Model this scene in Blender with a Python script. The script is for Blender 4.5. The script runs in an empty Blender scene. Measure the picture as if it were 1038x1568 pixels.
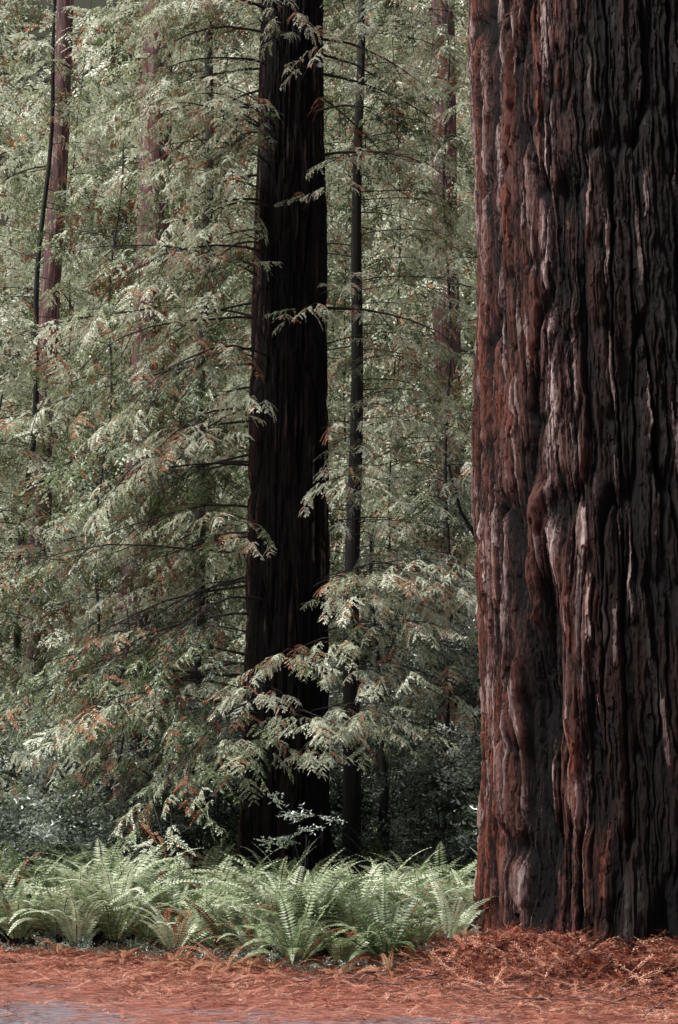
import bpy, math, random
import numpy as np
from mathutils import Vector
random.seed(7); rng=np.random.default_rng(11)
scene=bpy.context.scene
scene.view_settings.view_transform='Standard'
scene.view_settings.look='None'; scene.view_settings.exposure=0
U=random.uniform
# ------------------------------------------------------------ helpers
def link(o,parent=None):
    scene.collection.objects.link(o)
    if parent: o.parent=parent
    return o
def empty(name):
    return link(bpy.data.objects.new(name,None))
def np_mesh(name,V,F,mats=(),midx=None,smooth=False,attrs=None):
    V=np.asarray(V,dtype=np.float32); F=np.asarray(F,dtype=np.int32)
    me=bpy.data.meshes.new(name); n=F.shape[1]
    me.vertices.add(len(V)); me.vertices.foreach_set('co',V.ravel())
    me.loops.add(F.size); me.loops.foreach_set('vertex_index',F.ravel())
    me.polygons.add(len(F)); me.polygons.foreach_set('loop_start',np.arange(len(F),dtype=np.int32)*n)
    me.polygons.foreach_set('loop_total',np.full(len(F),n,dtype=np.int32))
    for m in mats: me.materials.append(m)
    if midx is not None: me.polygons.foreach_set('material_index',np.asarray(midx,dtype=np.int32))
    me.polygons.foreach_set('use_smooth',np.full(len(F),smooth))
    if attrs:
        for k,a in attrs.items():
            at=me.attributes.new(k,'FLOAT','POINT'); at.data.foreach_set('value',np.asarray(a,dtype=np.float32))
    me.update(calc_edges=True)
    return me
TAB={}
def vnoise(u,v,perU=None,seed=0):
    N=512
    if seed not in TAB: TAB[seed]=np.random.default_rng(seed).random((N,N))
    T=TAB[seed]
    iu=np.floor(u).astype(int); iv=np.floor(v).astype(int)
    fu=u-iu; fv=v-iv
    fu=fu*fu*(3-2*fu); fv=fv*fv*(3-2*fv)
    p=perU or N
    a=np.mod(iu,p)%N; b=np.mod(iu+1,p)%N; c=np.mod(iv,N); d=np.mod(iv+1,N)
    return (T[a,c]*(1-fu)+T[b,c]*fu)*(1-fv)+(T[a,d]*(1-fu)+T[b,d]*fu)*fv
def sstep(a,b,x):
    t=np.clip((x-a)/(b-a),0,1); return t*t*(3-2*t)
# ------------------------------------------------------------ materials
def newmat(name):
    m=bpy.data.materials.new(name); m.use_nodes=True
    nt=m.node_tree; nt.nodes.clear(); return m,nt,nt.nodes,nt.links
def ramp(nodes,stops):
    r=nodes.new('ShaderNodeValToRGB'); e=r.color_ramp.elements
    while len(e)<len(stops): e.new(0.5)
    for i,(p,c) in enumerate(stops):
        e[i].position=p; e[i].color=(*c,1)
    return r
def leaf_mat(name,stops,rough=0.5,trans=0.25,spec=0.5):
    m,nt,N,L=newmat(name)
    out=N.new('ShaderNodeOutputMaterial'); p=N.new('ShaderNodeBsdfPrincipled')
    at=N.new('ShaderNodeAttribute'); at.attribute_type='INSTANCER'; at.attribute_name='tint'
    geo=N.new('ShaderNodeNewGeometry')
    a=N.new('ShaderNodeMath'); a.operation='MULTIPLY_ADD'; a.inputs[1].default_value=0.36; 
    s=N.new('ShaderNodeMath'); s.operation='SUBTRACT'; s.inputs[1].default_value=0.18
    L.new(geo.outputs['Random Per Island'],a.inputs[0]); L.new(at.outputs['Fac'],a.inputs[2]); L.new(a.outputs[0],s.inputs[0])
    r=ramp(N,stops); L.new(s.outputs[0],r.inputs[0])
    L.new(r.outputs[0],p.inputs['Base Color'])
    p.inputs['Roughness'].default_value=rough; p.inputs['Specular IOR Level'].default_value=spec
    t=N.new('ShaderNodeBsdfTranslucent'); L.new(r.outputs[0],t.inputs[0])
    mx=N.new('ShaderNodeMixShader'); mx.inputs[0].default_value=trans
    L.new(p.outputs[0],mx.inputs[1]); L.new(t.outputs[0],mx.inputs[2]); L.new(mx.outputs[0],out.inputs[0])
    return m
M_needle=leaf_mat('redwood_needles',[(0,(.004,.007,.0035)),(.38,(.024,.042,.015)),(.6,(.105,.16,.058)),(.8,(.32,.38,.21)),(1,(.70,.73,.57))],.38,.3,.7)
M_brown=leaf_mat('dead_needles',[(0,(.05,.018,.008)),(.5,(.22,.075,.035)),(1,(.42,.20,.11))],.7,.2,.3)
M_laurel=leaf_mat('broadleaf',[(0,(.005,.010,.006)),(.4,(.030,.050,.028)),(.7,(.11,.155,.10)),(1,(.46,.51,.45))],.25,.2,.9)
M_fern=leaf_mat('fern_green',[(0,(.012,.024,.008)),(.4,(.085,.13,.05)),(.7,(.28,.35,.18)),(1,(.66,.71,.52))],.42,.3,.6)
M_litter=leaf_mat('needle_litter',[(0,(.03,.011,.008)),(.4,(.21,.056,.032)),(.7,(.45,.15,.095)),(1,(.64,.36,.26))],.8,.05,.2)
def bark_simple(name,dark,mid,pale,sc=1.0,pale_pos=.72):
    m,nt,N,L=newmat(name)
    out=N.new('ShaderNodeOutputMaterial'); p=N.new('ShaderNodeBsdfPrincipled'); p.inputs['Roughness'].default_value=.85
    tc=N.new('ShaderNodeTexCoord'); mp=N.new('ShaderNodeMapping'); mp.inputs['Scale'].default_value=(9*sc,9*sc,.9*sc)
    L.new(tc.outputs['Object'],mp.inputs[0])
    n=N.new('ShaderNodeTexNoise'); n.inputs['Scale'].default_value=1.6; n.inputs['Detail'].default_value=6; L.new(mp.outputs[0],n.inputs[0])
    r=ramp(N,[(.3,dark),(.55,mid),(pale_pos,pale)]); L.new(n.outputs[0],r.inputs[0]); L.new(r.outputs[0],p.inputs['Base Color'])
    b=N.new('ShaderNodeBump'); b.inputs['Strength'].default_value=.8; b.inputs['Distance'].default_value=.03
    L.new(n.outputs[0],b.inputs['Height']); L.new(b.outputs[0],p.inputs['Normal']); L.new(p.outputs[0],out.inputs[0])
    return m
M_twig=bark_simple('twig_bark',(.010,.007,.006),(.025,.018,.015),(.08,.065,.055),2)
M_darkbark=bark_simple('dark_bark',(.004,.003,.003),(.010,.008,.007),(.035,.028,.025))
M_redbark=bark_simple('red_bark',(.02,.010,.009),(.10,.042,.040),(.28,.17,.165))
def bark_big(name,dark=1.0):
    m,nt,N,L=newmat(name)
    out=N.new('ShaderNodeOutputMaterial'); p=N.new('ShaderNodeBsdfPrincipled')
    p.inputs['Roughness'].default_value=.7; p.inputs['Specular IOR Level'].default_value=.2
    def attr(n):
        a=N.new('ShaderNodeAttribute'); a.attribute_name=n; return a
    h=attr('h'); c=attr('pale'); w=attr('shade'); rd=attr('red')
    tc=N.new('ShaderNodeTexCoord'); mp=N.new('ShaderNodeMapping'); mp.inputs['Scale'].default_value=(46,46,8)
    L.new(tc.outputs['Object'],mp.inputs[0])
    n=N.new('ShaderNodeTexNoise'); n.inputs['Scale'].default_value=1.0; n.inputs['Detail'].default_value=7; n.inputs['Roughness'].default_value=.85; L.new(mp.outputs[0],n.inputs[0])
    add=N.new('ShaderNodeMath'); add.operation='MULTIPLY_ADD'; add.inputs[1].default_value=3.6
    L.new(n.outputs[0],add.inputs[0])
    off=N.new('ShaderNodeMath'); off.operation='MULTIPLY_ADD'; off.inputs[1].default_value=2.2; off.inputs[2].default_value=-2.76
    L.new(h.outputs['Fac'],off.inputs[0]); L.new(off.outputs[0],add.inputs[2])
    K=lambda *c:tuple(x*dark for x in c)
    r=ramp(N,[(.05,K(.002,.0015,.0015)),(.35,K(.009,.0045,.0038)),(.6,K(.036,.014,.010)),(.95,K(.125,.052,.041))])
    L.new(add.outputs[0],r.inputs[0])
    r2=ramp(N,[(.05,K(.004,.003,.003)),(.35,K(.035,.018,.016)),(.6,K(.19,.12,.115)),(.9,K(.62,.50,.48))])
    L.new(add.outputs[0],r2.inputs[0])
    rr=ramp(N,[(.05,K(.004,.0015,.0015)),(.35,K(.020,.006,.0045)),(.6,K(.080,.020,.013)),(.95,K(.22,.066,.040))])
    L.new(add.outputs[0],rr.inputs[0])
    def mix(f,a,b,bt='MIX'):
        x=N.new('ShaderNodeMix'); x.data_type='RGBA'; x.blend_type=bt
        if f is None: x.inputs[0].default_value=1
        else: L.new(f,x.inputs[0])
        L.new(a,x.inputs[6]); L.new(b,x.inputs[7]); return x.outputs[2]
    o=mix(rd.outputs['Fac'],r.outputs[0],rr.outputs[0]); o=mix(c.outputs['Fac'],o,r2.outputs[0])
    r4=ramp(N,[(0,(1,1,1)),(1,(.09,.11,.105))]); L.new(w.outputs['Fac'],r4.inputs[0])  # multiplies the bark colour down on the trunk's shadow side
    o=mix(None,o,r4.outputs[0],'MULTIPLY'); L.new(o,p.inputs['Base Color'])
    b=N.new('ShaderNodeBump'); b.inputs['Strength'].default_value=1; b.inputs['Distance'].default_value=.05
    L.new(n.outputs[0],b.inputs['Height']); L.new(b.outputs[0],p.inputs['Normal']); L.new(p.outputs[0],out.inputs[0])
    return m
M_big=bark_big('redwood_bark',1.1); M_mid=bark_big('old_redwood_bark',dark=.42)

# ------------------------------------------------------------ terrain
BX,BY=3.50,17.0
def terrain(x,y):
    x=np.asarray(x,float); y=np.asarray(y,float)
    r=np.hypot(x-BX,y-BY)
    z=.20*(1-sstep(1.6,3.6,r))+.16*(1-sstep(2.0,3.6,r))*(vnoise(x*1.7+50,y*1.7+50,seed=5)-.3)
    z=z+ .10*sstep(16.5,19,y)*(vnoise(x*.6+50,y*.6+50,seed=3))+.03*(vnoise(x*2+50,y*2+50,seed=4)-.5)*sstep(14,17,y+x*.3)
    t=np.maximum(0,y-60); hill=1.6*t*t/(t+10)
    z=z+np.minimum(hill,110)
    return z
def tz(x,y): return float(terrain(np.array([x]),np.array([y]))[0])
def ground():
    t=np.linspace(-1,1,301); xs=18*t+400*t**5; ys=16+18*t+400*t**5
    X,Y=np.meshgrid(xs,ys,indexing='ij'); Z=terrain(X,Y)
    V=np.stack([X,Y,Z],-1).reshape(-1,3); n=301
    i=np.arange(n-1); I,J=np.meshgrid(i,i,indexing='ij'); a=(I*n+J).ravel()
    F=np.stack([a,a+n,a+n+1,a+1],-1)
    m,nt,N,L=newmat('forest_floor')
    out=N.new('ShaderNodeOutputMaterial'); p=N.new('ShaderNodeBsdfPrincipled'); p.inputs['Roughness'].default_value=.9; p.inputs['Specular IOR Level'].default_value=.2
    tc=N.new('ShaderNodeTexCoord')
    n1=N.new('ShaderNodeTexNoise'); n1.inputs['Scale'].default_value=24; n1.inputs['Detail'].default_value=7; n1.inputs['Roughness'].default_value=.75; L.new(tc.outputs['Object'],n1.inputs[0])
    r=ramp(N,[(.36,(.015,.007,.005)),(.5,(.17,.046,.028)),(.64,(.42,.17,.11))]); L.new(n1.outputs[0],r.inputs[0])
    sep=N.new('ShaderNodeSeparateXYZ'); L.new(tc.outputs['Object'],sep.inputs[0])
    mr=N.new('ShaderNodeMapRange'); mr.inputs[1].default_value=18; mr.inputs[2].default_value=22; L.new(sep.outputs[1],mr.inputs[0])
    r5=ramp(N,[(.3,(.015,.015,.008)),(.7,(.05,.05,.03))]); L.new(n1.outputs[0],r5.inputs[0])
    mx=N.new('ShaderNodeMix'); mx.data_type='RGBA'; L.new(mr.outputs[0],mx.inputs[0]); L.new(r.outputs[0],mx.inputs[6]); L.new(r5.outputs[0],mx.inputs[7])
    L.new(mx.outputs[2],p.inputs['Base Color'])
    b=N.new('ShaderNodeBump'); b.inputs['Strength'].default_value=.8; b.inputs['Distance'].default_value=.02; L.new(n1.outputs[0],b.inputs['Height']); L.new(b.outputs[0],p.inputs['Normal'])
    L.new(p.outputs[0],out.inputs[0])
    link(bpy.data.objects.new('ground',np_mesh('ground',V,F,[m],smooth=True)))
ground()
def road_edge(x): return 14.6-.50*x
def road():
    nu,nv=160,60
    xs=np.linspace(-40,9,nu); V=[];E=[]
    for x in xs:
        e=road_edge(x)+.25*math.sin(x*1.3)+.12*math.sin(x*4.1)
        for j in range(nv):
            t=j/(nv-1); d=t*11; V.append((x-.3*d,e-d,0)); E.append(d)
    V=np.array(V); V[:,2]=terrain(V[:,0],V[:,1])+.004+.012*sstep(0,.6,np.array(E))
    I,J=np.meshgrid(np.arange(nu-1),np.arange(nv-1),indexing='ij'); a=(I*nv+J).ravel()
    F=np.stack([a,a+1,a+nv+1,a+nv],-1)[:,::-1]
    m,nt,N,L=newmat('asphalt')
    out=N.new('ShaderNodeOutputMaterial'); p=N.new('ShaderNodeBsdfPrincipled'); p.inputs['Roughness'].default_value=.75
    tc=N.new('ShaderNodeTexCoord')
    n1=N.new('ShaderNodeTexNoise'); n1.inputs['Scale'].default_value=26; n1.inputs['Detail'].default_value=8; n1.inputs['Roughness'].default_value=.82
    mp=N.new('ShaderNodeMapping'); mp.inputs['Scale'].default_value=(.45,1,1); L.new(tc.outputs['Object'],mp.inputs[0]); L.new(mp.outputs[0],n1.inputs[0])
    asp=ramp(N,[(.34,(.045,.037,.040)),(.66,(.30,.24,.26))]); L.new(n1.outputs[0],asp.inputs[0])
    n3=N.new('ShaderNodeTexNoise'); n3.inputs['Scale'].default_value=9; n3.inputs['Detail'].default_value=9; n3.inputs['Roughness'].default_value=.85
    L.new(mp.outputs[0],n3.inputs[0])
    n2=N.new('ShaderNodeTexNoise'); n2.inputs['Scale'].default_value=1.0; n2.inputs['Detail'].default_value=5; L.new(tc.outputs['Object'],n2.inputs[0])
    lit=ramp(N,[(.36,(.03,.012,.009)),(.5,(.23,.062,.038)),(.64,(.50,.22,.15))]); L.new(n1.outputs[0],lit.inputs[0])
    e=N.new('ShaderNodeAttribute'); e.attribute_name='edge'
    mr=N.new('ShaderNodeMapRange'); mr.inputs[1].default_value=0; mr.inputs[2].default_value=3.0; mr.inputs[3].default_value=.26; mr.inputs[4].default_value=-.03; L.new(e.outputs['Fac'],mr.inputs[0])
    s=N.new('ShaderNodeMath'); s.operation='ADD'; L.new(n3.outputs[0],s.inputs[0]); L.new(mr.outputs[0],s.inputs[1])
    s2=N.new('ShaderNodeMath'); s2.operation='MULTIPLY_ADD'; s2.inputs[1].default_value=.5; L.new(n2.outputs[0],s2.inputs[0]); L.new(s.outputs[0],s2.inputs[2])
    mk=N.new('ShaderNodeMapRange'); mk.inputs[1].default_value=.73; mk.inputs[2].default_value=.81; L.new(s2.outputs[0],mk.inputs[0])
    mx=N.new('ShaderNodeMix'); mx.data_type='RGBA'; L.new(mk.outputs[0],mx.inputs[0]); L.new(asp.outputs[0],mx.inputs[6]); L.new(lit.outputs[0],mx.inputs[7])
    L.new(mx.outputs[2],p.inputs['Base Color'])
    b=N.new('ShaderNodeBump'); b.inputs['Strength'].default_value=.8; b.inputs['Distance'].default_value=.02; L.new(n1.outputs[0],b.inputs['Height']); L.new(b.outputs[0],p.inputs['Normal'])
    L.new(p.outputs[0],out.inputs[0])
    link(bpy.data.objects.new('road',np_mesh('road',V,F,[m],smooth=True,attrs={'edge':E})))
road()

# ------------------------------------------------------------ instance templates
def coll(name): return bpy.data.collections.new(name)
class MB:
    def __init__(s): s.V=[];s.F=[];s.M=[]
    def blade(s,p,d,n,l,w,m=0,fold=.15,mid=.45):
        side=n.cross(d); 
        if side.length<1e-6: return
        side.normalize(); k=len(s.V)
        a=p+d*(l*mid)
        s.V+= [tuple(p),tuple(a+side*w*.5-n*w*fold),tuple(p+d*l),tuple(a-side*w*.5-n*w*fold)]
        s.F.append((k,k+1,k+2,k+3)); s.M.append(m)
    def strip(s,pts,w,m):
        k=len(s.V)
        for i,p in enumerate(pts):
            d=(pts[min(i+1,len(pts)-1)]-pts[max(i-1,0)]).normalized(); side=Vector((0,0,1)).cross(d).normalized()
            ww=w*(1-.7*i/(len(pts)-1)); s.V+= [tuple(p+side*ww*.5),tuple(p-side*ww*.5)]
            if i: s.F.append((k+2*i-2,k+2*i-1,k+2*i+1,k+2*i)); s.M.append(m)
    def obj(s,name,mats,c):
        me=np_mesh(name,s.V,s.F,mats,s.M); o=bpy.data.objects.new(name,me); c.objects.link(o); return o
Z=Vector((0,0,1))
def spray(i,c,brownness=.06,L=.85,n=15,gap=.024,bl=1.,wid=1.0):
    b=MB(); droop=U(.05,.32)*L; sway=U(-.15,.15)*L
    ax=lambda t: Vector((L*t,sway*t*t,-droop*t*t))
    b.strip([ax(t/4) for t in range(5)],.012,2)
    for k in range(n):
        t=.1+.9*k/(n-1)+U(-.04,.04); sd=1 if k%2 else -1
        prof=(1-.75*abs(t-.3)/.7)*L*.42*U(.4,1.3)
        if U(0,1)<.12: continue
        ang=math.radians(U(28,72))*sd
        base=ax(min(t,1)); d=Vector((math.cos(ang),math.sin(ang),U(-.35,.15))).normalized()
        dd=U(.1,.7)
        br=1 if U(0,1)<brownness else 0
        m=max(2,int(prof/gap)); nrm=Vector((U(-.35,.35),U(-.35,.35),1)).normalized()
        for j in range(m):
            q=(j+.5)/m; p=base+d*(prof*q)-Z*(dd*prof*q*q); dv=(d-Z*(2*dd*q)).normalized()
            sidev=nrm.cross(dv).normalized()
            for s2 in (1,-1):
                l=U(.03,.068)*(1.15-.5*q)*bl
                dr=(dv*.72+sidev*s2*.7+Z*U(-.35,.2)).normalized()
                b.blade(p,dr,nrm,l,.0125*wid*U(.7,1.3),1 if (br or U(0,1)<brownness*.4) else 0)
        b.blade(base+d*prof-Z*dd*prof,(d-Z*dd*2).normalized(),nrm,.05*bl,.013*wid,br)
    return b.obj('spray_%d'%i,[M_needle,M_brown,M_twig],c)
C_spray=coll('redwood_sprays')
for i in range(12): spray(i,C_spray,n=16,gap=.028,bl=1.15,wid=2.0,brownness=.6 if i==11 else .05)
C_far=coll('redwood_sprays_far')
for i in range(12): spray(20+i,C_far,brownness=.55 if i==11 else .05,n=12,gap=.05,bl=1.5,wid=3.6)
C_lit=coll('litter_twigs')
def litter(i):
    b=MB(); 
    for k in range(4):
        o=Vector((U(-.5,.5),U(-.5,.5),U(0,.12))); a=U(0,6.28); L=U(.4,1.1)
        d=Vector((math.cos(a),math.sin(a),U(-.12,.12)))
        b.strip([o,o+d*L*.5+Z*U(0,.06),o+d*L],.03,0)
        n=int(8*L)
        for j in range(n):
            for s2 in (1,-1):
                sd=Vector((-d.y,d.x,0)); b.blade(o+d*L*(j+1)/n,(d*.8+sd*s2*.6+Z*U(-.2,.3)).normalized(),Z,U(.12,.22),.035,0)
    return b.obj('litter_%d'%i,[M_litter],C_lit)
for i in range(5): litter(i)
C_leaf=coll('broadleaf_twigs')
def leaftwig(i,c,L=.5,n=16,ll=.085,lw=.036):
    b=MB(); rise=U(-.15,.2)
    stems=[(Vector((0,0,0)),Vector((1,U(-.2,.2),rise)).normalized(),L)]
    for k in range(4):
        a=U(.4,1.0)*(1 if k%2 else -1); stems.append((stems[0][1]*L*(.2+.18*k),Vector((math.cos(a),math.sin(a),U(-.2,.5))).normalized(),L*U(.4,.65)))
    for (o,d,l) in stems:
        b.strip([o,o+d*l*.5,o+d*l],.008,1)
        m=int(n*l/L)
        for j in range(m):
            a=U(0,6.28); q=(j+1)/m
            dr=(d*.6+Vector((math.cos(a),math.sin(a),U(-.6,.5)))*.8).normalized()
            nr=(Z+Vector((U(-.5,.5),U(-.5,.5),0))).normalized()
            b.blade(o+d*l*q,dr,nr,ll*U(.7,1.25),lw*U(.8,1.2),0,fold=.12,mid=.5)
    return b.obj('leaftwig_%d'%i,[M_laurel,M_twig],c)
for i in range(6): leaftwig(i,C_leaf)
C_fern=coll('sword_ferns'); C_dead=coll('dead_ferns')
def fern(i,c,mats,nf=20,flat=0.):
    b=MB()
    for k in range(nf):
        az=6.283*k/nf+U(-.2,.2); e0=math.radians(U(50,84)-flat*40); curve=math.radians(U(50,110)); L=U(.7,1.25); w=U(.085,.13)
        h=Vector((math.cos(az),math.sin(az),0)); sd=Vector((-math.sin(az),math.cos(az),0)); tw=U(-.45,.45)
        p=Vector((h.x*.04,h.y*.04,0)); n=32; pts=[]
        m=1 if U(0,1)<.04+flat*.9 else 0
        for j in range(n):
            t=j/(n-1); e=e0-curve*t**1.4; d=h*math.cos(e)+Z*math.sin(e); nrm=(-h*math.sin(e)+Z*math.cos(e)); s3=(sd+nrm*tw).normalized()
            if t>.12:
                pw=w*min(1,(t-.05)*5)*(1-t**2.2*.93)*U(.85,1.1)
                for s2 in (1,-1):
                    dr=(s3*s2+d*.28-nrm*U(.05,.25)).normalized()
                    b.blade(p,dr,nrm,pw,.031,m,fold=.12,mid=.3)
            if j%4==0 or j==n-1: pts.append(p.copy())
            p=p+d*(L/n)
        b.strip(pts,.009,2)
    return b.obj('fern_%d'%i,mats,c)
for i in range(7): fern(i,C_fern,[M_fern,M_brown,M_twig],nf=13+2*i)
for i in range(2): fern(10+i,C_dead,[M_brown,M_brown,M_twig],nf=10,flat=.8)

# ------------------------------------------------------------ instancing via geometry nodes
def gn_group(c):
    ng=bpy.data.node_groups.new('scatter_'+c.name,'GeometryNodeTree')
    ng.interface.new_socket('Geometry',in_out='INPUT',socket_type='NodeSocketGeometry')
    ng.interface.new_socket('Geometry',in_out='OUTPUT',socket_type='NodeSocketGeometry')
    N=ng.nodes; L=ng.links
    gi=N.new('NodeGroupInput'); go=N.new('NodeGroupOutput')
    ci=N.new('GeometryNodeCollectionInfo'); ci.inputs['Collection'].default_value=c
    ci.inputs['Separate Children'].default_value=True; ci.inputs['Reset Children'].default_value=True
    ip=N.new('GeometryNodeInstanceOnPoints'); ip.inputs['Pick Instance'].default_value=True
    def na(n,t):
        a=N.new('GeometryNodeInputNamedAttribute'); a.data_type=t; a.inputs['Name'].default_value=n; return a
    r=na('rot','FLOAT_VECTOR'); s=na('scl','FLOAT'); ix=na('idx','INT')
    e=N.new('FunctionNodeEulerToRotation'); L.new(r.outputs['Attribute'],e.inputs[0])
    L.new(gi.outputs[0],ip.inputs['Points']); L.new(ci.outputs[0],ip.inputs['Instance'])
    L.new(ix.outputs['Attribute'],ip.inputs['Instance Index']); L.new(e.outputs[0],ip.inputs['Rotation']); L.new(s.outputs['Attribute'],ip.inputs['Scale'])
    L.new(ip.outputs[0],go.inputs[0]); return ng
GN={}; COUNT={}
def scatter(name,P,c,parent=None):
    P=np.array(P,dtype=np.float32); me=bpy.data.meshes.new(name); me.vertices.add(len(P)); me.vertices.foreach_set('co',P[:,:3].ravel())
    a=me.attributes.new('rot','FLOAT_VECTOR','POINT'); a.data.foreach_set('vector',P[:,3:6].ravel())
    a=me.attributes.new('scl','FLOAT','POINT'); a.data.foreach_set('value',P[:,6].copy())
    a=me.attributes.new('tint','FLOAT','POINT'); a.data.foreach_set('value',P[:,7].copy())
    a=me.attributes.new('idx','INT','POINT'); a.data.foreach_set('value',rng.integers(0,len(c.objects),len(P)).astype(np.int32))
    o=link(bpy.data.objects.new(name,me),parent)
    if c.name not in GN: GN[c.name]=gn_group(c)
    md=o.modifiers.new('scatter','NODES'); md.node_group=GN[c.name]
    COUNT[c.name]=COUNT.get(c.name,0)+len(P); return o
# ------------------------------------------------------------ tubes
class Tubes:
    def __init__(s,sides=5): s.V=[];s.F=[];s.k=sides
    def add(s,pts,r0,r1):
        k=s.k; b=len(s.V); n=len(pts)
        for i,p in enumerate(pts):
            d=(pts[min(i+1,n-1)]-pts[max(i-1,0)]).normalized()
            ref=Z if abs(d.z)<.9 else Vector((1,0,0)); u=d.cross(ref).normalized(); v=d.cross(u); r=r0+(r1-r0)*(i/(n-1))
            for j in range(k):
                a=6.2832*j/k; q=p+(u*math.cos(a)+v*math.sin(a))*r; s.V.append(tuple(q))
            if i:
                for j in range(k): s.F.append((b+(i-1)*k+j,b+(i-1)*k+(j+1)%k,b+i*k+(j+1)%k,b+i*k+j))
    def obj(s,name,mat,parent=None): return link(bpy.data.objects.new(name,np_mesh(name,s.V,s.F,[mat],smooth=True)),parent)
def limb(T,P,p0,az,L,e0=.15,droop=.9,sc=1.,tint=.5,tv=.12,r=.03,bare=.12,sub=.34,step=.31,sp=.33,tip=.12,lv=.26):
    n=7; p=Vector(p0); pts=[p.copy()]; a=az; tint=tint+U(-lv,lv)-.09
    for i in range(n):
        t=(i+1)/n; e=e0-droop*t+U(-.08,.08); a+=U(-.13,.13); p=p+Vector((math.cos(a)*math.cos(e),math.sin(a)*math.cos(e),math.sin(e)))*(L/n); pts.append(p.copy())
    T.add(pts,r,.004)
    def at(t):
        f=min(max(t,0),.9999)*n; i=int(f); return pts[i].lerp(pts[i+1],f-i)
    s=bare*L; sd=1
    while s<L:
        t=s/L; sd=-sd; prof=(1-.7*abs(t-.35)/.65)
        l2=sub*L*prof*U(.5,1.3)
        q=at(t); a2=a+sd*U(.5,1.2); e=e0-droop*t-U(.0,.45)
        d=Vector((math.cos(a2)*math.cos(e),math.sin(a2)*math.cos(e),math.sin(e)))
        end=q+d*l2-Z*(.12*l2)
        if l2>.5: T.add([q,q.lerp(end,.5)+Z*.02,end],.008,.003)
        m=max(1,int(l2/sp)); bt=U(-.1,.1)+(.26 if U(0,1)<.22 else 0)
        for j in range(m):
            f=(j+.6)/m; pp=q.lerp(end,f); yw=a2+(1 if j%2 else -1)*U(.1,.9) 
            P.append((*pp,U(-.45,.45),U(.05,.7)-e*.4,yw,sc*U(.5,1.1),tint+bt+U(-tv,tv)+tip*(t-.3)*2+.1*f))  # brighter tips and twigs, darker insides: highlights painted through the tint
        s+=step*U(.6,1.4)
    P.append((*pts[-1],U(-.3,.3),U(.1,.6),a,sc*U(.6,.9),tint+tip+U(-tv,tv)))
def trunk_pts(x,y,h,dx=0,dy=0,wob=.05,n=16,z0=None):
    z0=tz(x,y)-.2 if z0 is None else z0
    return [Vector((x+dx*t/n+math.sin(t*.9+x)*wob,y+dy*t/n+math.cos(t*.7+x)*wob,z0+h*t/n)) for t in range(n+1)]
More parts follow.
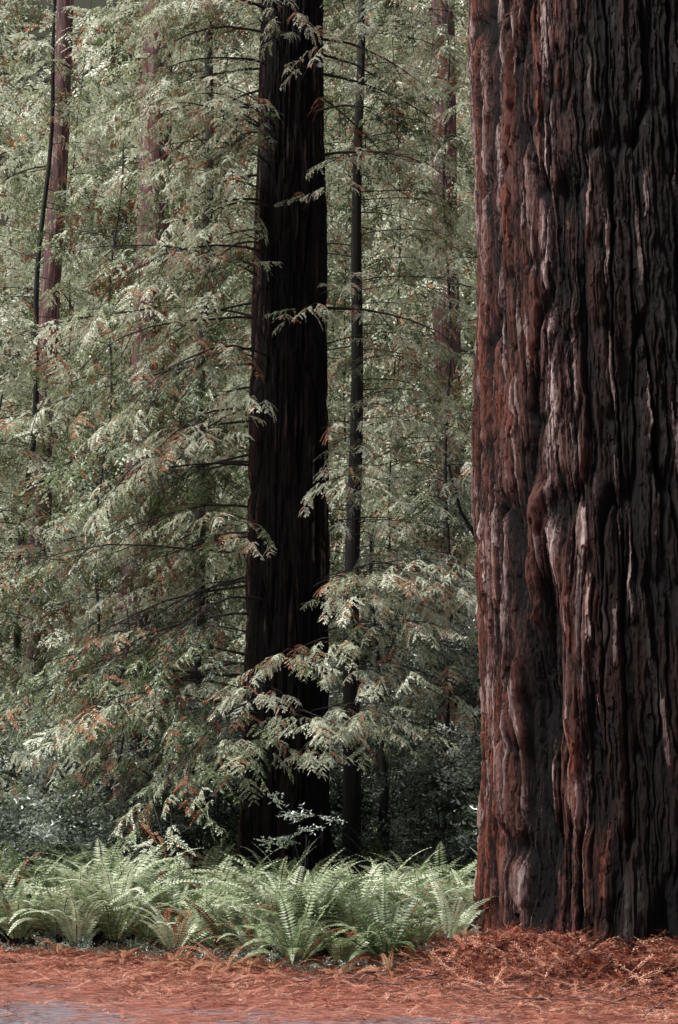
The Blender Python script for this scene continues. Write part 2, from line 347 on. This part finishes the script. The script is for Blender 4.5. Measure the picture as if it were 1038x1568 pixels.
# ------------------------------------------------------------ detailed trunk
def bark_trunk(name,mat,x,y,r0,r1,H,zfine,NT,NZ,cells,seed,parent,depth=1.,flare=.1,shade_dir=None,streak=(),reds=(),folds=(),palek=1.,smooth=True):
    th=np.linspace(0,2*np.pi,NT,endpoint=False); zs=np.concatenate([np.linspace(-.3,zfine,NZ),np.linspace(zfine,H,50)[1:]])
    TH,ZZ=np.meshgrid(th,zs,indexing='ij'); u=TH/(2*np.pi)
    w=.012*(vnoise(u*9,ZZ*.16+9,9,seed)-.5)+.006*(vnoise(u*26,ZZ*.6+5,26,seed+1)-.5)+.003*(vnoise(u*110,ZZ*4+5,110,seed+21)-.5)+.0018*(vnoise(u*200,ZZ*11+5,200,seed+22)-.5)
    uc=(u+w)*cells
    def rid(f,zf,sd,wd):
        n_=vnoise(uc*f,ZZ*zf+sd,cells*f,seed+sd); return sstep(0,wd,np.abs(2*n_-1))
    f1=rid(1,.5,2,.24); f2=rid(2,1.1,3,.3); f3=rid(4,2.4,4,.5)
    def plates(f,zf,sd):
        c=np.floor(uc*f).astype(int)%(cells*f); r=np.random.default_rng(seed+sd); A=r.random((cells*f,3)); Tb=r.random((cells*f,256))
        rag=.22*vnoise(uc*f*4,ZZ*0+3,None,seed+sd+1)
        s=ZZ*zf*(.6+.9*A[c,0])+A[c,1]*40+rag*2; si=np.floor(s).astype(int)%256; fr=s-np.floor(s)
        return Tb[c,si],fr
    p1,fr1=plates(2,.85,60); p2,fr2=plates(4,1.7,70); p3,fr3=plates(6,1.4,80)
    n5=vnoise(uc*6,ZZ*7,cells*6,seed+6); n6=vnoise(uc*8,ZZ*20,cells*8,seed+26)
    fl=vnoise(u*7,ZZ*.08+3,7,seed+5)-.5; mid_=vnoise((u+w)*20,ZZ*.35,20,seed+7)
    hh=.27*f1+.2*f2+.12*f3+.15*p1+.10*p2+.06*p3+.06*n5+.04*n6
    base=r0+(r1-r0)*np.clip(ZZ/H,0,1)+flare*np.exp(-np.maximum(ZZ,0)/.6)*(.5+1.0*vnoise(u*13,ZZ*0+1,13,seed+8))
    R=base+fl*.10*base+depth*(.11*(f1-1)+.05*(f2-1)+.024*(f3-1)+.042*(p1-.5)+.024*(p2-.5)+.012*(p3-.5)+.018*(n5-.5)+.012*(n6-.5)+.12*(mid_-.5))
    for (path,wd,am) in folds:
        zz=np.array([q[1] for q in path][::-1]); tt=np.radians([q[0] for q in path][::-1])
        tc=np.interp(ZZ,zz,tt)+.03*np.sin(ZZ*2.1); m=sstep(zz[0]-.3,zz[0]+.3,ZZ)*(1-sstep(zz[-1]-.15,zz[-1]+.35,ZZ))
        R=R+am*m*np.exp(-((TH-tc)/wd)**2); hh=hh+(.15 if am>0 else -.3)*m*np.exp(-((TH-tc)/wd)**2)
    X=x+R*np.cos(TH); Y=y+R*np.sin(TH)
    V=np.stack([X,Y,ZZ],-1).reshape(-1,3); nz=len(zs)
    I,J=np.meshgrid(np.arange(NT),np.arange(nz-1),indexing='ij'); I2=(I+1)%NT
    F=np.stack([I*nz+J,I2*nz+J,I2*nz+J+1,I*nz+J+1],-1).reshape(-1,4)
    pale=palek*(.35*sstep(.84,.95,p1)*sstep(.45,.8,vnoise(u*13,ZZ*.45+4,13,seed+10))+.6*sstep(.87,.95,p2)*sstep(.25,.6,vnoise(u*8,ZZ*.3+1,8,seed+17))+.5*sstep(.90,.96,p3))
    for (ta,wd,z0,z1,st) in streak:
        dth=(TH+w*6)-ta-.015*np.sin(ZZ*1.1+ta*7)
        pale=np.maximum(pale,st*np.exp(-(dth/wd)**2)*sstep(z0-.6,z0+.6,ZZ)*(1-sstep(z1-.8,z1+.8,ZZ))*np.maximum(sstep(.4,.65,p1)*sstep(.15,.4,p3),sstep(.45,.65,p2)*.8))
    pale=np.clip(pale*sstep(.28,.5,hh),0,1)
    red=.8*sstep(.58,.76,vnoise(uc*2,ZZ*.8,None,seed+18)*.5+p1*.5)
    for (ta,wd,z0,z1,st) in reds:
        red=np.maximum(red,st*np.exp(-((TH-ta)/wd)**2)*sstep(z0-.4,z0+.4,ZZ)*(1-sstep(z1-.5,z1+.5,ZZ))*(.35+.65*sstep(.3,.6,vnoise(uc*2,ZZ*.7,None,seed+19))))
    shade=np.zeros_like(u)
    if shade_dir is not None:
        shade=sstep(-.32,.18,np.cos(TH-shade_dir)+.35*(vnoise((u+w)*30,ZZ*.3,30,seed+11)-.5))  # shadow side of the trunk, painted into the bark colour
    shade=np.clip(shade-.6*sstep(.92,.98,p2)*sstep(.4,.6,hh),0,1)  # some plates left lighter as painted glints within the dark side
    me=np_mesh(name,V,F,[mat],smooth=smooth,attrs={'h':hh.ravel(),'pale':pale.ravel(),'shade':shade.ravel(),'red':np.clip(red,0,1).ravel()})
    return link(bpy.data.objects.new(name,me),parent)
big=empty('giant_redwood_tree')
D=math.radians
bark_trunk('trunk',M_big,BX,BY,1.85,1.68,34,11.5,1250,780,60,5,big,flare=.12,shade_dir=D(-26),smooth=False,
  streak=[(D(231),.035,5.6,12,1.5),(D(207),.035,8.8,12,1.3),(D(206),.03,6.8,8.6,1.3),(D(229),.035,3.8,6.5,.8),(D(192),.03,7.5,10,1.1),(D(204),.035,3.6,5.2,.7),(D(228),.025,1.6,4,.6),(D(218),.02,.1,2,.6),(D(240),.025,2.5,7,.6),(D(193),.03,3.2,4.6,.8),(D(205),.02,.6,2.2,.6)],
  reds=[(D(188),.2,0,12,.85),(D(198),.1,1.9,3.1,1.0),(D(222),.1,-1,1.2,.7)],
  folds=[([(225,5.0),(213,3.4),(204,2.0),(202,.2)],.085,.12),([(225,5.0),(237,3.4),(234,1.9),(243,.1)],.08,.10),([(223,4.0),(222,3.0),(219,.6)],.09,-.12),([(250,9),(246,5.5),(252,.2)],.09,.08),([(212,11),(216,7),(211,5.2)],.08,.08)],palek=.9)
T=Tubes();P=[]
for i in range(22):
    z=U(15,33); a=U(0,6.28); limb(T,P,(BX+1.3*math.cos(a),BY+1.3*math.sin(a),z),a,U(3,5.5),sc=1.3,tint=.45,r=.07,step=.5)
T.obj('branches',M_twig,big); scatter('foliage',P,C_far,big)

mid=empty('redwood_tree'); CX,CY=-.86,24.2
bark_trunk('trunk',M_mid,CX,CY,.74,.28,42,18,380,620,26,31,mid,depth=.6,flare=.16,shade_dir=D(-50),
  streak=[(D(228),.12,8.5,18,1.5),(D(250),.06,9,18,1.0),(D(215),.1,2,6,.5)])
T=Tubes();P=[]
for (z,a,L) in [(5.45,-.55,2.6),(5.2,-.25,2.9),(5.0,-1.0,2.0),(4.6,-.5,2.3),(4.25,-1.2,1.8),(3.9,-.7,2.1),(3.5,-1.7,1.9),(3.3,-.9,2.0),(3.0,-.6,2.2),(2.8,-2.0,1.8),(2.6,-1.3,1.9),(7.2,-.7,1.4),(6.9,-1.0,1.6),(9.6,-.2,1.9),(11.9,-1.1,1.5),(13.4,-1.9,1.7),(13.9,-2.4,2.1),(6.3,-2.2,1.8),(5.9,-1.9,1.5),(14.8,-1.6,1.7),(10.6,-2.3,1.8),(12.3,-2.5,2.0),(8.3,-2.0,1.5),(3.6,-2.6,2.2),(4.6,-2.7,2.2),(2.6,-2.7,2.0),(4.0,-1.4,2.2),(3.1,-1.5,2.0),(5.3,-.8,2.4),(2.3,-2.3,1.6),
    (7.8,-2.5,1.9),(9.1,-2.3,1.7),(9.8,-1.4,1.2),(11.2,-2.2,1.8),(12.8,-2.0,1.6),(12.6,-.8,1.3),(14.3,-1.2,1.5),(15.6,-2.0,1.6),(8.0,-.5,1.7),(10.4,-.6,1.6),(6.4,-.4,1.7),(15.2,-.6,1.7),(16.3,-1.6,1.7)]:
    limb(T,P,(CX+.45*math.cos(a),CY+.5*math.sin(a),z-.1),a,L*1.05,e0=.3,droop=.5,sc=.72,tint=.93,tv=.14,lv=.12,r=.014,step=.18,sp=.22,bare=.28,sub=.32)
for i in range(72):
    z=2.6+17.5*(i/72)+U(-.3,.3); a=math.pi+U(-.75,1.15)
    L=U(2.4,4.6) if z<11 else U(2.0,3.6)
    limb(T,P,(CX+.4*math.cos(a),CY+.4*math.sin(a),z+.6),a,L,e0=U(.0,.35),droop=U(.5,1.2),sc=.9,tint=.57-(.10 if z<5.5 else 0),tv=.14,r=.026,bare=.2,step=.27,sp=.33,tip=.28)  # low limbs get a darker tint, painting in understory shadow
for i in range(30):
    z=U(10,38); a=U(-1.3,1.3)+ (math.pi/2 if i%2 else 0)
    limb(T,P,(CX+.4*math.cos(a),CY+.4*math.sin(a),z),a,U(1.8,3.2),e0=.1,droop=.8,sc=.9,tint=.55,r=.03,bare=.3)
T.obj('branches',M_twig,mid); scatter('foliage',P,C_spray,mid)

def slender(name,x,y,h,r,dx,zl0,nl,Lr,azs=None,tint=.5,sc=.8,bare=.3,mat=M_darkbark,r1=.03,wob=.04,coll_=C_spray,step=.31,droop=(.4,.9),sp=.33):
    e=empty(name); T=Tubes(10); pts=trunk_pts(x,y,h,dx,0,wob,22); T.add(pts,r,r1); T.obj('trunk',mat,e)
    T=Tubes(4);P=[]
    for i in range(nl):
        z=zl0+(h-zl0)*(i+U(-.4,.4))/nl; f=min(max(z/h,0),.98)*22; p=pts[int(f)].lerp(pts[int(f)+1],f-int(f))
        a=U(0,6.28) if azs is None else random.choice(azs)+U(-.5,.5)
        L=U(*Lr)*(1-.5*(z/h)**2)
        limb(T,P,p,a,L,e0=U(0,.35),droop=U(*droop),sc=sc,tint=tint,r=.013,bare=bare,step=step,tip=.16,sp=sp)
    T.obj('branches',M_twig,e); scatter('foliage',P,coll_,e)
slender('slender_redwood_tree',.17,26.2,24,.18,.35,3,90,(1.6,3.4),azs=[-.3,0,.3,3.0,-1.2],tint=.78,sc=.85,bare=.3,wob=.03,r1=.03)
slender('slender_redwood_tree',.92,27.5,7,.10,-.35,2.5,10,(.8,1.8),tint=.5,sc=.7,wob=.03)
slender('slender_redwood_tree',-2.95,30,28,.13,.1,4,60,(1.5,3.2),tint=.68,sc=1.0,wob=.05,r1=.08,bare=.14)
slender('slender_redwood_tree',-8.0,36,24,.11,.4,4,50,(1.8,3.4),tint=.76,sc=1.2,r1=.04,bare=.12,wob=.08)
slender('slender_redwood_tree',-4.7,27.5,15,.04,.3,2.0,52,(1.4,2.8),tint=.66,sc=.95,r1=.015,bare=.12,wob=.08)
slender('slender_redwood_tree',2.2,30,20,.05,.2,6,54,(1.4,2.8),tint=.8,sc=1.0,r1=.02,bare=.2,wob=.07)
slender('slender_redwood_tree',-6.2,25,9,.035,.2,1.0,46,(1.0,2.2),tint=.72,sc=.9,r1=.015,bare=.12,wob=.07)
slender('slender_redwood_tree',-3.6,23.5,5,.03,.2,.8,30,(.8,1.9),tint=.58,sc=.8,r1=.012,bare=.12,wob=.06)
def redtree(x,y,h,r,dx,nl,tint,zl,step=.4):
    e=empty('redwood_tree'); T=Tubes(18); pts=trunk_pts(x,y,h,dx,0,.03,20); T.add(pts,r,r*.6); T.obj('trunk',M_redbark,e)
    T=Tubes(4);P=[]
    for i in range(nl):
        z=U(zl,h); f=min(z/h,.98)*20; p=pts[int(f)]; a=U(0,6.28)
        limb(T,P,p,a,U(2.2,4),sc=1.5,tint=tint,r=.04,bare=.3,step=step,sp=.5)
    T.obj('branches',M_twig,e); scatter('foliage',P,C_far,e)
redtree(-4.45,32,40,.44,.35,22,.7,7)
redtree(3.4,44,46,.5,0,20,.78,10)
redtree(-8.6,41,38,.34,.3,20,.72,6)
redtree(9.5,30,36,1.0,0,34,.5,3)  # this and the next two: out of view, added to block sky light
redtree(9.0,21.5,36,1.1,0,34,.5,3)
redtree(8.5,13,36,1.0,0,34,.5,5)

# ------------------------------------------------------------ distant forest mass
e=empty('distant_forest'); T=Tubes(4);TR=Tubes(6);P=[]
def ftree(x,y,h,L,nl,sc,tint,r=.12,step=.42,sp=.55):
    z0=tz(x,y); pts=trunk_pts(x,y,h,U(-1.2,1.2),0,.15,12); TR.add(pts,r,.01); tt=tint+U(-.14,.12)
    for i in range(nl):
        t=(i+U(0,1))/nl*.97+.02; f=t*.98*12; p=pts[int(f)].lerp(pts[int(f)+1],f-int(f)); a=U(0,6.28)
        limb(T,P,p,a,L*(1.15-.75*t)*U(.6,1.25),e0=U(0,.3),droop=U(.5,1.0),sc=sc,tint=tt-.16*max(0,1-z0-t*2.5)*(1 if y<50 else 0),r=.015,bare=.1,step=step,sp=sp,tip=.15)  # tint darkened low on nearer trees as painted shadow
for i in range(9):
    x=-11+20*((i*7)%9)/8+U(-.6,.6); y=U(33,40); h=U(14,30)
    ftree(x,y,h,3.2,62,1.4,.74,.035)
for i in range(12):
    x=-15+29*((i*5)%12)/11+U(-.8,.8); y=U(42,50); h=U(26,42)
    ftree(x,y,h,4.4,80,1.9,.84,.05,.6,.8)
for i in range(17):
    x=-24+48*((i*7)%17)/16+U(-1,1); y=U(54,72); ftree(x,y,U(28,42),6.5,54,3.2,.98,.1,1.1,1.5)  # farther rows get paler tints, standing in for haze
TR.obj('trunks',M_darkbark,e); T.obj('branches',M_twig,e); scatter('foliage',P,C_far,e)
P=[]
for i in range(4000):
    x=U(-45,45); y=60+48*U(0,1); P.append((x,y,tz(x,y)+U(0,4),U(-.5,.5),U(-.3,.6),U(0,6.28),U(3.2,4.8),U(.7,1.2)))  # pale tint imitates haze on the hillside
scatter('hillside_foliage',P,C_far,e)

# ------------------------------------------------------------ undergrowth broadleaf
def bush(cx,cy,rx,ry,h,n,tint,tv=.28,sc=(.8,1.3),name='broadleaf_shrub',z0=0):
    e=empty(name); T=Tubes(4);P=[]; g=tz(cx,cy)
    for k in range(9 if name=='broadleaf_shrub' else 3):
        a=U(0,6.28); q=U(.3,1); top=Vector((cx+rx*q*math.cos(a),cy+ry*q*math.sin(a),g+h*U(.6,.98)))
        b=Vector((cx+.25*rx*math.cos(a),cy+.25*ry*math.sin(a),g-.05)); m=b.lerp(top,.5)+Vector((U(-.2,.2),U(-.2,.2),h*.08)); T.add([b,b.lerp(m,.5),m,m.lerp(top,.6),top],.025 if h>2 else .008,.006)
    T.obj('stems',M_twig,e)
    cl=[(U(0,6.28),U(.3,1),U(.1,1),U(-.25,.28)) for _ in range(max(5,n//30))]
    for k in range(n):
        a,q,zz,ct=random.choice(cl); x=cx+rx*q*(1-.45*zz**2)*math.cos(a)+random.gauss(0,.32); y=cy+ry*q*(1-.45*zz**2)*math.sin(a)+random.gauss(0,.32)
        z=g+max(.05,h*zz+random.gauss(0,.25))
        if name!='broadleaf_shrub': x=cx+rx*U(-1,1); y=cy+ry*U(-1,1); z=g+h*U(z0,1)
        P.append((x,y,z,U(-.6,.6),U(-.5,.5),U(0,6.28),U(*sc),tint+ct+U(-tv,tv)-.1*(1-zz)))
    scatter('leaves',P,C_leaf,e)
for (x,y,rx,h,n,t) in [(-6.5,24,1.8,1.8,260,.74),(-4.6,22.8,1.5,1.6,220,.72),(-2.6,24.5,1.5,2.0,260,.64),(-8.4,28,2.2,3.2,380,.80),(-5,28,2.3,3.0,380,.74),(-2.7,28.5,1.9,3.2,340,.68),
    (0.6,29,1.5,3.4,340,.68),(2.0,25,1.2,2.6,240,.64),(2.6,28,1.9,5.0,520,.76),(1.4,31,2.2,7.5,800,.86),(3.6,31,2.4,8.5,850,.9),(-.1,27.5,.9,2.2,180,.6),(-11,33,3,6,500,.86),(-7.2,35,2.8,5,500,.82),(-3.8,35,2.6,5,450,.76),(2.9,22.5,.8,1.8,160,.6)]:
    bush(x,y,rx,rx,h,n,t)
bush(-.5,20.3,.30,.2,1.75,11,.95,.1,(.5,.8),name='laurel_sapling',z0=.68)
e=empty('leaning_sapling'); T=Tubes(6)
T.add([Vector((1.6,24,.0)),Vector((1.9,24,.9)),Vector((2.3,24.1,1.6)),Vector((2.9,24.2,2.4))],.05,.02)
T.add([Vector((2.9,26,6.1)),Vector((2.55,26,6.4)),Vector((2.2,26,7.0)),Vector((2.0,26.1,7.9))],.06,.02)
T.add([Vector((2.9,26,6.1)),Vector((3.2,26.2,4.6)),Vector((3.3,26.4,2.6)),Vector((3.3,26.4,0))],.06,.09)
T.obj('stem',M_darkbark,e)

# ------------------------------------------------------------ fern bed
def fern_front(x): 
    return 16.4+ (-.42*x if x<0 else .25*x) - .8*math.exp(-((x-.1)/1.2)**2)
P=[]
for i in range(2600):
    x=U(-10,2.1); f=fern_front(x); y=f+.35+(abs(random.gauss(0,1))*3.0 if i%4 else U(0,.5))
    if y>25 or any((x-q[0])**2+(y-q[1])**2<.18 for q in P): continue
    if (x-BX)**2+(y-BY)**2<2.05**2 or (x-CX)**2+(y-CY)**2<1: continue
    P.append((x,y,tz(x,y),U(-.15,.15),U(-.15,.15),U(0,6.28),U(.6,1.2)+.3*(y-f>1.3)+(.12 if x<-2.5 else 0),U(.3,1.08)))
scatter('sword_fern_bed',P,C_fern)
P=[]
for (x,y) in [(-1.55,16.4),(-1.2,16.1),(-1.8,16.6),(-.7,15.9),(.5,15.4),(.9,15.8),(1.3,16.0),(-.95,16.0),(0,15.4),(-3.2,17.4),(-2.4,16.9)]:
    P.append((x,y,tz(x,y)+.02,0,0,U(0,6.28),U(.4,.6),U(.6,1.0)))
scatter('dead_fern_fronds',P,C_dead)
P=[]
for i in range(420):
    x=U(-9,1.7); y=fern_front(x)+U(-.3,.5); P.append((x,y,tz(x,y)+U(0,.06),U(-.3,.3),U(-.9,.1),U(0,6.28),U(.25,.5),U(.4,.95)))
scatter('low_groundcover',P,C_leaf)
# ------------------------------------------------------------ needle litter
P=[]
for i in range(28000):
    if i%3==0:
        a=U(3.14,6.28); r=1.8+abs(random.gauss(0,1))*1.7; x=BX+r*math.cos(a); y=BY+r*math.sin(a)
    else:
        x=U(-6.5,5); y=U(10,18)
    d=road_edge(x)-y
    if d>0 and U(0,1)<min(.9,.1+.3*d): continue
    if y>fern_front(x)+1.2 and x<1.2: continue
    if math.hypot(x-BX,y-BY)<1.7: continue
    P.append((x,y,tz(x,y)+.012,U(-.15,.15),U(-.15,.15),U(0,6.28),U(.06,.22),U(-.05,1.05)))
for i in range(5000):
    a=U(3.3,6.28); r=1.75+U(0,1.9)*U(.3,1); x=BX+r*math.cos(a); y=BY+r*math.sin(a)
    P.append((x,y,tz(x,y)+U(.01,.12)*max(0,1-(r-1.8)/1.8),U(-.5,.5),U(-.5,.5),U(0,6.28),U(.12,.34),U(-.1,1.05)))
scatter('needle_litter',P,C_lit)
T=Tubes(5)
for i in range(120):
    a=U(3.3,6.1); r=2.0+U(0,2.6); x=BX+r*math.cos(a); y=BY+r*math.sin(a); b=U(0,6.28); l=U(.15,.8); p=Vector((x,y,tz(x,y)+.04)); q=Vector((x+l*math.cos(b),y+l*math.sin(b),0)); q.z=tz(q.x,q.y)+.04
    T.add([p,p.lerp(q,.5)+Vector((0,0,U(0,.05))),q],.009,.004)
T.obj('fallen_twigs',M_redbark)
print('COUNTS',COUNT)
# ------------------------------------------------------------ light
w=bpy.data.worlds.new('World'); scene.world=w; w.use_nodes=True; nt=w.node_tree
bg=nt.nodes['Background']; sky=nt.nodes.new('ShaderNodeTexSky'); sky.sky_type='NISHITA'; sky.sun_disc=False
EL,AZ=D(56),D(204)   # direction towards sun: azimuth measured from +X ccw
sky.sun_elevation=EL; sky.sun_rotation=D(90)-AZ; sky.air_density=1.0; sky.dust_density=4
hs=nt.nodes.new('ShaderNodeHueSaturation'); hs.inputs['Saturation'].default_value=.45
nt.links.new(sky.outputs[0],hs.inputs['Color']); nt.links.new(hs.outputs[0],bg.inputs[0]); bg.inputs[1].default_value=.15
sd=bpy.data.lights.new('sun','SUN'); sd.energy=5.0; sd.angle=D(12); sd.color=(1,.98,.95)
so=link(bpy.data.objects.new('sun',sd)); d=Vector((math.cos(EL)*math.cos(AZ),math.cos(EL)*math.sin(AZ),math.sin(EL)))
so.rotation_euler=(-d).to_track_quat('-Z','Y').to_euler()
# ------------------------------------------------------------ camera
cd=bpy.data.cameras.new('camera'); cam=link(bpy.data.objects.new('camera',cd)); cam.location=(0,0,1.6); cam.rotation_euler=(D(90+11.7),0,0)
cd.sensor_fit='VERTICAL'; cd.sensor_height=24; cd.lens=34.4; cd.clip_end=1500
scene.camera=cam
